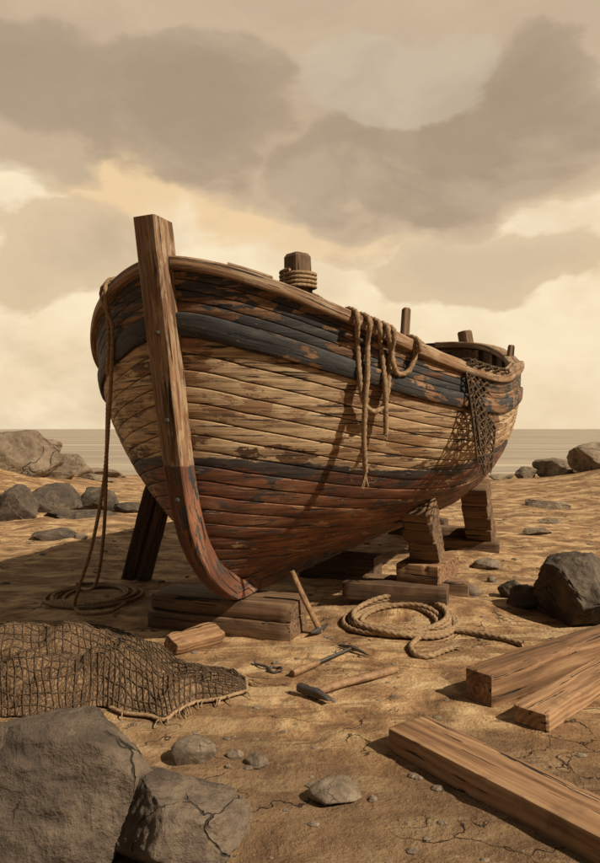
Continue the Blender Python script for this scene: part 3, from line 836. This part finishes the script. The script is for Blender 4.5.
for layer, x0, x1, nar, yt, sd, nc in ((0, 464, 502, (.62, 1), 470, 1, 5), (1, 468, 498, (.72, 0), 452, 2, 4)):
    f = net_sheet(layer, x0, x1, nar, yt, sd); nb = nc*3
    for k in range(-nb, nc+1):
        for sgn in (1, -1):
            pts = []
            for i in range(131):
                b = i/130; a = (k+b*nb)/nc if sgn > 0 else 1-(k+b*nb)/nc
                if -.001 <= a <= 1.001: pts.append(f(min(max(a, 0), 1), b))
            if len(pts) > 2: tube(b_, pts, .0062, 5)
    for a in (0, 1): tube(b_, [f(a, i/120) for i in range(121)], .0085, 5)
for k in range(7):
    f = net_sheet(0, 464, 502, (.62, 1), 470, 1); a = .15+.12*k; p = f(a, 1)
    tube(b_, [p, p+Vector((random.uniform(-.01, .01), 0, -.03)), p+Vector((random.uniform(-.03, .03), 0, -random.uniform(.04, .1)))], .004, 4)
o = b_.obj('hanging_net', m_net, origin=HP(.3, 1, 1)); tag(o, 'dark fishing net draped over the rail near the stern', 'net', None)

# net heap
front = [(0, 716), (30, 719), (70, 714), (100, 709), (122, 716), (150, 719), (165, 722), (178, 715), (196, 706), (222, 702), (247, 694)]
back = [(-10, 640), (25, 632), (50, 627), (80, 626), (105, 628), (130, 636), (150, 652), (170, 662), (195, 667), (225, 671), (246, 681)]
FP = smooth_path([GP(a, b) for a, b in front], .02); BP = smooth_path([GP(a, b) for a, b in back], .02)
def samp(P, t): x = t*(len(P)-1); i = min(int(x), len(P)-2); return P[i].lerp(P[i+1], x-i)
mounds = [(GP(70, 655), .30, .22, .17), (GP(112, 690), .26, .24, .22), (GP(30, 690), .35, .3, .18), (GP(135, 668), .20, .26, .15), (GP(170, 702), .28, .12, .11), (GP(5, 660), .3, .4, .2), (GP(215, 690), .25, .1, .05)]
def net_pt(s, t, lift=0.):
    s0 = s
    a = samp(FP, s); b = samp(BP, s); p = a.lerp(b, t); p = Vector((p.x, p.y, 0))
    e = min(1, t/.12, (1-t)/.12)*min(1, (1-s)/.06); e = max(0, e)**.6
    h = 0
    for c_, rx, ry, hh in mounds:
        q = hh*exp(-((p.x-c_.x)/rx)**2-((p.y-c_.y)/ry)**2); h = max(h, q)+.25*min(h, q)
    fold = .022*sin(p.x*17+3*sin(p.y*6))*.6+.02*mnoise.noise(Vector((p.x*6, p.y*7, 2)))+.016*mnoise.noise(Vector((p.x*14, p.y*14, 5)))
    rd = 1-abs(mnoise.noise(Vector((p.x*4.2+1.5*mnoise.noise(Vector((p.x*2, p.y*2, 3))), p.y*5.5, 8))))*2.6
    fold += .016*max(0, rd)**2
    p.z = gz(p.x, p.y)+.012+(h*.92+fold+.01)*e+lift*1.0
    return p
b_ = Buf(); ns_, nt__ = 220, 120
b_.add([net_pt(i/(ns_-1), j/(nt__-1)) for i in range(ns_) for j in range(nt__)], grid_faces(ns_, nt__))
heap = empty('fishing_net', (GP(110, 690).x, GP(110, 690).y, 0)); tag(heap, 'brown fishing net heaped in folds on the sand with a rope along its edge', 'net')
b_.obj('net_folds', m_netf, heap)
b_ = Buf()
nl = 40
for k in range(nl):
    s = (k+.5)/nl
    tube(b_, [net_pt(min(max(s+.007*sin(j*.10+k*.4)+.003*sin(j*.31+k), 0), 1), j/110, .004) for j in range(111)], .0042, 4)
for k in range(20):
    t = (k+.5)/20
    tube(b_, [net_pt(i/200, min(max(t+.010*sin(i*.085+k*.5)+.004*sin(i*.27+k*1.7), 0), 1), .004) for i in range(201)], .0042, 4)
b_.obj('net_mesh', m_net, heap)
b_ = Buf()
edge = [net_pt(i/60, 0, .008) for i in range(24, 61)]+[net_pt(1, j/12, .008) for j in range(1, 13)]+[net_pt(1-i/60, 1, .008) for i in range(1, 22)]
rope_tube(b_, edge, .011)
b_.obj('edge_rope', m_rope, heap)
for k in range(26):
    b_ = Buf()
    s = .45+.55*random.random(); side_ = random.choice([0, 0, 1, 2])
    if side_ == 2: p = net_pt(1, random.random(), .008); dr = Vector((1, random.uniform(-.4, .3), 0))
    else: p = net_pt(s, side_, .008); dr = Vector((random.uniform(-.2, .6), -1 if side_ == 0 else 1, 0))
    q = p+dr.normalized()*random.uniform(.04, .10); q.z = gz(q.x, q.y)+.006; m1 = (p+q)/2+Vector((random.uniform(-.01, .01), 0, .012))
    tube(b_, [p, m1, q], .0055, 5, .01, .5); b_.obj('loose_end', m_rope, heap)

# ------------------------------------------------------------------ timbers under the boat
UP = (0, 0, 1)
# bow: two squared timbers on each other
A0 = Vector((-1.165, 5.24, 0)); B0 = Vector((-.075, 4.86, 0)); dx = (B0-A0).normalized(); pz = Vector((-dx.y, dx.x, 0))
cB = (A0+B0)/2+pz*.20; L0 = (B0-A0).length
timber('keel_block', cB+Vector((0, 0, .055)), dx, UP, L0, .40, .135, W_old, 'lower of the two long squared timbers under the bow', 'timber', 'timbers stacked under the bow', seed=1)
timber('keel_block', cB+Vector((.012, .008, .186)), dx, UP, L0*.985, .385, .125, W_old, 'upper of the two long squared timbers, the one the bow rests on', 'timber', 'timbers stacked under the bow', seed=2)
# keel blocks amidships and aft
for s, lab in ((2.6, 'squat dark block under the middle of the keel'), (5.6, 'squat dark block under the after end of the keel')):
    c0 = LW(s, 0, .12); timber('keel_block', c0, NR, UP, .8, .26, .27, W_dark, lab, 'timber')
# near prop
mz = .115
timber('cross_timber', (.775, 5.62, mz+.065), (.82, -.26, 0), UP, .84, .22, .14, W_old, 'front timber lying in the sand at the foot of the near prop', 'timber', 'timbers under the near prop', seed=3)
timber('cross_timber', (1.02, 6.12, .10), (.82, -.26, 0), UP, .92, .16, .16, W_old, 'rear timber lying behind the front one at the foot of the near prop', 'timber', 'timbers under the near prop', seed=4)
ux = Vector((.46, .88, 0)).normalized(); uy = Vector((ux.y, -ux.x, 0))
timber('cross_timber', Vector((1.09, 5.86, mz+.135+.075))+ux*.0, uy, UP, .37, .62, .15, W_beam, 'broad block carrying the tilted stack of the near prop', 'timber', 'timbers under the near prop', seed=5)
def leaning(base, top, sizes, xd, W, D, labels, grp, mat=W_old):
    base = Vector(base); top = Vector(top); Z = (top-base).normalized(); z = 0; tot = sum(sizes); L = (top-base).length
    for i, (s, lab) in enumerate(zip(sizes, labels)):
        hgt = L*s/tot; c0 = base+Z*(z+hgt/2); z += hgt
        rot = random.uniform(-.06, .06); xx = Matrix.Rotation(rot, 3, 'Z') @ Vector(xd)
        timber('prop_block', c0+Vector(xd)*random.uniform(-.008, .008), xx, Z, W*random.uniform(.95, 1.03), D*random.uniform(.94, 1.04), hgt-.003, mat, lab, 'block', grp, seed=10+i, rough=.0028, seg=10, bev=.010)
mzt = mz+.135+.15
leaning((1.075, 5.80, mzt+.004), (.935, 5.50, .90), [.10, .34, .20, .12, .14], (.90, -.43, 0), .245, .24,
        ['thin bottom block of the near tilted prop', 'thickest block of the near tilted prop', 'third block up of the near tilted prop', 'fourth block up of the near tilted prop', 'top block of the near tilted prop, against the hull'], 'blocks of the near prop')
# far prop
fz = .07
timber('cross_timber', (1.93, 8.12, fz+.06), (1, -.34, 0), UP, .80, .20, .145, W_old, 'front timber at the foot of the far prop', 'timber', 'timbers under the far prop', seed=6)
timber('cross_timber', (1.80, 8.42, fz+.12), (1, -.34, 0), UP, .85, .2, .25, W_old, 'rear timber at the foot of the far prop', 'timber', 'timbers under the far prop', seed=7)
leaning((2.14, 8.14, fz+.135), (1.96, 7.78, .88), [.30, .22, .22, .30], (.90, -.43, 0), .30, .26,
        ['bottom block of the far tilted prop', 'second block of the far tilted prop', 'third block of the far tilted prop', 'top block of the far tilted prop, against the hull'], 'blocks of the far prop')
# shores on the shaded side
def shore(b0, t0, wd, lab, sd):
    b0 = Vector(b0); t0 = Vector(t0); X = t0-b0
    timber('shore_timber', (b0+t0)/2, X, (1, -.3, 0), X.length, .14, wd, W_dark, lab, 'timber', 'shores under the shaded bow', seed=sd)
shore((-1.72, 6.95, -.03), (-1.38, 6.55, .98), .13, 'outer of the two slanting shores behind the stem', 21)
shore((-1.56, 6.90, -.03), (-1.24, 6.52, .98), .10, 'inner of the two slanting shores behind the stem', 22)

# right-hand beams
def beam_from(p0, dirv, L, W, Hh, lab, sd, mat=W_beam, sink=.004):
    """p0 = near bottom corner on the left of the length direction"""
    d = Vector((dirv[0], dirv[1], 0)).normalized(); n = Vector((dirv[2], dirv[3], 0)).normalized()
    c0 = Vector((p0[0], p0[1], 0))+d*L/2+n*W/2; c0.z = Hh/2-sink
    timber('squared_beam', c0, d, UP, L, W, Hh, mat, lab, 'beam', 'squared beams on the sand', seed=sd, seg=110, rough=.0045, bev=.008)
beam_from((1.034, 3.705), (.50, .38, -.605, .796), 1.9, .185, .18, 'thickest squared beam, its end grain facing the rope coil', 31)
beam_from((1.223, 3.41), (.715, .70, -.70, .715), 1.4, .185, .095, 'thin plank-like beam lying beside the thickest one', 32)
beam_from((.406, 3.23), (.424, -.597, .815, .579), 1.75, .25, .11, 'wide split beam closest to the viewer', 33)

# driftwood offcut
c0 = GP(197, 651); v = []
timber('wood_offcut', (c0.x-.02, c0.y+.06, .065), (GP(222, 640)-GP(168, 655)), (-.15, -.6, 1), .40, .16, .09, W_beam, 'splintered wood offcut lying by the bow timbers and the net', 'offcut', seed=41, rough=.016, seg=10, bev=.014)

# ------------------------------------------------------------------ tools
def shaft(buf, a, b, r0, r1, r2=None, ns=12, n=14, wob=.0015):
    a = Vector(a); b = Vector(b); P = []
    d = (b-a).normalized(); s = d.orthogonal().normalized(); t = d.cross(s); v = []
    for i in range(n+1):
        f = i/n; p = a.lerp(b, f)+s*wob*3*sin(f*5); r = r0+(r1-r0)*f
        if i in (0, n): r *= .86
        if r2 and f > .85: r = r2
        for k in range(ns): th = 2*pi*k/ns; v.append(p+s*cos(th)*r*1.12+t*sin(th)*r*.9)
    f = grid_faces(n+1, ns, True); f.append(tuple(range(ns-1, -1, -1))); f.append(tuple(n*ns+k for k in range(ns))); buf.add(v, f)
def loft_head(buf, c0, X, Z, secs, ns=16):
    """secs: (x, halfwidth, halfheight, zoff, squareness)"""
    X = Vector(X).normalized(); Z = Vector(Z); Z = (Z-X*Z.dot(X)).normalized(); Y = Z.cross(X); v = []
    for (x, hw, hh, zo, sq) in secs:
        for k in range(ns):
            th = 2*pi*k/ns; ct, st_ = cos(th), sin(th)
            e_ = 2/sq; a = (abs(ct)**e_)*(1 if ct > 0 else -1)*hw; b = (abs(st_)**e_)*(1 if st_ > 0 else -1)*hh
            v.append(Vector(c0)+X*x+Y*a+Z*(b+zo))
    f = grid_faces(len(secs), ns, True); f.append(tuple(range(ns-1, -1, -1))); f.append(tuple((len(secs)-1)*ns+k for k in range(ns))); buf.add(v, f)
def lift(p, z): return Vector((p.x, p.y, gz(p.x, p.y)+z))
# sledge
h0 = lift(GP(313, 698), .030); h1 = lift(GP(396, 672), .022)
t = empty('sledge_hammer', (h0.x, h0.y, 0)); tag(t, 'long-handled iron hammer lying nearest the wide beam, head towards the viewer', 'hammer', 'tools on the sand')
b_ = Buf(); shaft(b_, h0, h1, .020, .023); b_.obj('handle', W_handle, t, ang=50)
hd = (GP(332, 706)-GP(295, 692)); b_ = Buf()
loft_head(b_, h0+Vector((0, 0, .004)), hd, UP, [(-.112, .020, .020, 0, 3), (-.105, .025, .025, 0, 3), (-.06, .026, .026, 0, 3.), (-.035, .021, .022, 0, 4), (.03, .024, .026, 0, 5), (.05, .019, .022, 0, 4), (.085, .020, .016, -.002, 3), (.125, .022, .007, -.006, 3), (.130, .021, .003, -.006, 3)])
b_.obj('head', M_iron, t, ang=40)
# pick hammer with thick grip
h1 = lift(GP(352, 655), .030); h0 = lift(GP(292, 677), .022); hm = h0.lerp(h1, .42)
t = empty('chipping_hammer', (hm.x, hm.y, 0)); tag(t, 'slim hammer with a thick wooden grip and a thin pointed head, behind the long-handled one', 'hammer', 'tools on the sand')
b_ = Buf(); shaft(b_, h0, hm, .027, .022, n=8); b_.obj('grip', W_handle, t, ang=50)
b_ = Buf(); shaft(b_, hm.lerp(h0, .05), h1, .012, .012, n=8, wob=.0006); b_.obj('shaft', M_iron, t, ang=50)
b_ = Buf(); hd = GP(374, 662)-GP(336, 651)
loft_head(b_, h1, hd, UP, [(-.115, .011, .006, -.008, 3), (-.10, .013, .009, -.006, 3), (-.04, .013, .012, 0, 3), (-.02, .018, .016, 0, 4), (.02, .018, .016, 0, 4), (.04, .012, .011, -.001, 3), (.09, .009, .008, -.008, 2.5), (.135, .004, .004, -.018, 2)])
b_.obj('head', M_iron, t, ang=40)
# leaning mallet-pick
p0 = lift(GP(319, 634), .03); p1 = Vector((-.055, 5.02, .50))
p1 = AT(292, 571, 5.02)
t = empty('leaning_hammer', (p0.x, p0.y, 0)); tag(t, 'small pick hammer standing on its head, handle leaning on the bow timbers', 'hammer', 'tools on the sand')
b_ = Buf(); shaft(b_, p1, p0.lerp(p1, -.04), .019, .022); b_.obj('handle', W_handle, t, ang=50)
b_ = Buf(); hd = GP(330, 627)-GP(308, 638)
loft_head(b_, p0, hd, UP, [(-.12, .006, .005, .010, 2.5), (-.07, .014, .014, .003, 3), (-.025, .020, .022, 0, 4), (.025, .020, .022, 0, 4), (.07, .015, .013, .002, 3), (.125, .012, .005, .010, 3)])
b_.obj('head', M_iron, t, ang=40)
# ring bolt
c0 = lift(GP(275, 671.5), .010); t = empty('ring_bolt', (c0.x, c0.y, 0)); tag(t, 'small iron ring bolt lying between the net and the hammers', 'ring bolt')
b_ = Buf(); pts = [c0+Vector((.038*cos(2*pi*i/24), .045*sin(2*pi*i/24), .006*sin(i))) for i in range(25)]; tube(b_, pts, .009, 8); b_.obj('ring', M_iron, t)
b_ = Buf(); e0 = lift(GP(256, 665), .012); shaft(b_, c0+Vector((-.035, .01, 0)), e0, .009, .007, n=6); shaft(b_, e0+Vector((-.012, 0, 0)), e0+Vector((.004, 0, 0)), .017, .017, n=3); b_.obj('pin', M_iron, t, ang=40)

# ------------------------------------------------------------------ rocks
def rock_mat(name, dark, midc, light, sc_=1.):
    m, N, bs = material(name)
    co = N.new('ShaderNodeTexCoord').outputs['Object']; rnd = N.new('ShaderNodeObjectInfo').outputs['Random']
    v0 = N.v('ADD', co, N.comb(N.m('MULTIPLY', rnd, 9.), rnd, 0.))
    a = N.noise(v0, 3.2*sc_, 6, .62, .5); b = N.noise(v0, 11*sc_, 6, .68); d = N.noise(v0, 60*sc_, 4, .7)
    c = N.ramp(N.m('ADD', N.m('MULTIPLY', a, .6), N.m('MULTIPLY', b, .4)), [(.36, dark), (.5, midc), (.64, light)])
    c = N.mix(N.m('MULTIPLY', N.ss(d, .60, .68), .5), c, dark)
    warp = N.v('ADD', v0, N.v('SCALE', N.new('ShaderNodeTexNoise', {'Vector': v0, 'Scale': 3.*sc_, 'Detail': 5.}).outputs[1], scale=.5/sc_))
    cr = N.new('ShaderNodeTexVoronoi', {'Vector': warp, 'Scale': 2.0*sc_}, feature='DISTANCE_TO_EDGE').outputs[0]
    cm = N.m('MULTIPLY', N.ss(cr, .014, .004), N.ss(N.noise(v0, 2.4*sc_, 3, .5), .50, .56))
    c = N.mix(N.m('MULTIPLY', N.ss(N.noise(v0, 5*sc_, 5, .7, 1.), .56, .60), .45), c, light)
    c = N.mix(N.m('MULTIPLY', cm, .8), c, (.012, .010, .009))
    h = N.m('SUBTRACT', N.m('ADD', N.m('MULTIPLY', b, 1.4), N.m('MULTIPLY', d, .35)), N.m('MULTIPLY', cm, 1.))
    finish(N, bs, c, .85, h, .022/sc_, 1., .3)
    return m
M_rock = rock_mat('brown_rock', (.050, .038, .030), (.105, .078, .056), (.20, .150, .105))  # tones lowered to stand in for shade on the foreground boulders
M_grey = rock_mat('grey_rock', (.038, .029, .022), (.082, .062, .045), (.155, .118, .082))
M_stone = rock_mat('small_stone', (.10, .075, .052), (.18, .135, .095), (.27, .21, .15), 4)
M_far = rock_mat('shore_rock', (.10, .070, .046), (.19, .14, .095), (.30, .23, .155), .5)
def rock(name, cx, cy, sx, sy, sz, seed, mat, label=None, cat='rock', group=None, sub=5, facets=17, rotz=None, sink=.25, rough=1., cut=(.58, .88)):
    rn = random.Random(seed); bm = bmesh.new(); bmesh.ops.create_icosphere(bm, subdivisions=sub, radius=1)
    planes = []
    for _ in range(facets):
        n = Vector((rn.gauss(0, 1), rn.gauss(0, 1), rn.gauss(.1, .8))).normalized(); planes.append((n, rn.uniform(*cut)))
    off = rn.uniform(0, 90)
    for v in bm.verts:
        p = v.co.copy()
        for n, c0 in planes:
            dd = p.dot(n)-c0
            if dd > 0: p -= n*dd*.97
        nn = v.co.normalized()
        p += nn*(.05*rough*fbm(nn.x*1.7+off, nn.y*1.7, nn.z*1.7, 3)+.030*rough*fbm(nn.x*7+off, nn.y*7, nn.z*7, 5))
        v.co = Vector((p.x*sx, p.y*sy, p.z*sz))
    me = bpy.data.meshes.new(name); bm.to_mesh(me); bm.free(); me.materials.append(mat)
    me.polygons.foreach_set('use_smooth', [True]*len(me.polygons))
    o = bpy.data.objects.new(name, me); col.objects.link(o)
    o.location = (cx, cy, gz(cx, cy)+sz*(.8-sink*1.6)); o.rotation_euler = (0, 0, rn.uniform(0, 6) if rotz is None else rotz)
    if label: tag(o, label, cat, group)
    return o
# px helpers: base centre, width, height in picture -> rock
def prock(px, pb, wpx, hpx, seed, mat, label, group=None, name='rock', dep=.8, **k):
    d = CH*F/(pb-HY); d2 = d+wpx/F*d*.5*dep*.8; x = (px-CX)/F*d2
    sx = wpx/F*d2/2*1.12; sy = sx*dep; sz = hpx/F*d2/1.62
    return rock(name, x, d2, sx, sy, sz, seed, mat, label, 'rock', group, rotz=random.uniform(-.3, .3), **k)
rock('boulder', -.98, 2.58, .52, .40, .36, 3, M_rock, 'big brown boulder in the corner below the fishing net', 'boulder', 'boulders in the foreground', rotz=.2, facets=13, sink=.30, sub=6)
rock('boulder', -.43, 2.45, .27, .24, .20, 8, M_rock, 'lower cracked boulder leaning against the big brown one', 'boulder', 'boulders in the foreground', rotz=.1, facets=12, sink=.2, sub=6)
rock('boulder', 2.25, 5.5, .45, .44, .37, 12, M_grey, 'large dark boulder behind the thickest squared beam', 'boulder', 'dark boulders by the beams', rotz=.5, facets=14, sub=6)
prock(527, 612, 42, 25, 13, M_grey, 'dark boulder tucked in front of the large dark one', 'dark boulders by the beams', 'boulder')
prock(512, 600, 28, 26, 14, M_grey, 'small dark boulder furthest out from the large dark one', 'dark boulders by the beams', 'boulder')
prock(552, 616, 30, 14, 15, M_grey, 'flat dark rock at the foot of the large dark boulder', 'dark boulders by the beams', 'boulder')
# loose stones
for i, (px, pb, wp, hp, lab) in enumerate([
    (193, 766, 42, 26, 'largest loose stone beside the brown boulders'), (235, 758, 17, 9, 'small stone just beyond the largest loose stone'),
    (258, 766, 24, 12, 'middle-sized stone third out from the brown boulders'), (337, 805, 52, 21, 'broad flat stone alone on the sand in the foreground'),
    (372, 801, 10, 6, 'tiny stone beside the broad flat stone'), (228, 768, 7, 4, 'tiny stone between the loose stones'),
    (470, 597, 24, 14, 'small stone beside the foot of the near prop'), (488, 570, 28, 10, 'low stone between the two props and the dark boulders'),
    (491, 582, 9, 6, 'tiny stone before the low one near the dark boulders'), (276, 664, 7, 4, 'tiny stone just behind the ring bolt'),
    (452, 588, 12, 8, 'tiny stone touching the foot of the near prop')]):
    prock(px, pb, wp, hp, 50+i, M_stone, lab, 'loose stones on the sand', 'stone', sub=4, facets=9)
# left background
for i, (px, pb, wp, hp, dep, mat, lab) in enumerate([
    (12, 492, 96, 58, .9, M_far, 'tall rocky outcrop at the water, highest rock on the beach'),
    (66, 482, 60, 24, .9, M_far, 'rock stepping down from the tall outcrop to the sea'),
    (102, 477, 74, 12, .7, M_far, 'low shelf of rock running out at the sea edge'),
    (34, 484, 56, 42, .9, M_far, 'broken rock leaning against the right flank of the tall outcrop'),
    (50, 490, 70, 22, .7, M_far, 'low ledge of rock in front of the broken rock and the outcrop'),
    (96, 486, 46, 8, .6, M_far, 'thin tan ledge between the sea-edge shelf and the dark boulders'),
    (54, 514, 56, 36, .8, M_grey, 'dark humped boulder under the rocky outcrop'),
    (99, 511, 50, 30, .8, M_grey, 'dark dome-shaped boulder beside the humped one'),
    (129, 513, 28, 15, .8, M_grey, 'small dark boulder closest to the hanging rope'),
    (82, 519, 70, 9, .6, M_grey, 'long flat rock in front of the dark boulders'),
    (54, 540, 50, 15, .7, M_grey, 'flat grey rock alone on sand before the dark boulders'),
    (80, 540, 14, 7, .7, M_stone, 'small stone beside the flat grey rock'),
    (16, 522, 50, 40, .8, M_grey, 'dark boulder furthest out beyond the humped one')]):
    prock(px, pb, wp, hp, 80+i, mat, lab, 'rocks behind the bow', dep=dep, sub=5, **(dict(cut=(.42, .78), facets=13) if mat is M_far else {}))
for i, (px, pb, wp, hp, dep, mat, lab) in enumerate([
    (562, 480, 76, 28, .7, M_far, 'largest of the rocks by the sea behind the stern'),
    (524, 479, 30, 14, .7, M_far, 'rounded rock beside the largest by the sea'),
    (500, 478, 30, 7, .6, M_far, 'low sliver of rock at the sea edge nearest the stern'),
    (598, 484, 60, 34, .8, M_far, 'outermost rock by the sea beyond the largest'),
    (548, 508, 66, 12, .5, M_far, 'long flat rock half buried in the sand'),
    (536, 535, 34, 8, .5, M_far, 'low sandy rock between the flat one and the dark boulders'),
    (550, 524, 26, 6, .5, M_far, 'thin sliver of rock near the long flat one')]):
    prock(px, pb, wp, hp, 120+i, mat, lab, 'rocks behind the stern', dep=dep, sub=5, **(dict(cut=(.42, .78), facets=13) if mat is M_far else {}))
# scattered pebbles and chips
b_ = Buf(); rn = random.Random(99)
for k in range(900):
    y = 2.2+rn.random()**1.6*13; x = (rn.random()*2-1)*(.50*y+.3); r = rn.choice([.004, .006, .008, .012, .018])*rn.uniform(.7, 1.3)*(1 if y < 6 else 1.6)
    n = 6; z0 = gz(x, y); an = rn.uniform(0, 6); v = []
    for zz, rs in ((-.3, .8), (.15, 1.), (.5, .55)):
        for j in range(n): a = an+2*pi*j/n; q = rs*rn.uniform(.8, 1.15); v.append((x+r*q*cos(a)*1.3, y+r*q*sin(a), z0+r*zz))
    b_.add(v, grid_faces(3, n, True)+[tuple(12+j for j in range(6))])
o = b_.obj('pebbles', M_stone, origin=(0, 6, 0), smooth=False); tag(o, 'small pebbles scattered over the sand', 'pebbles', kind='stuff')
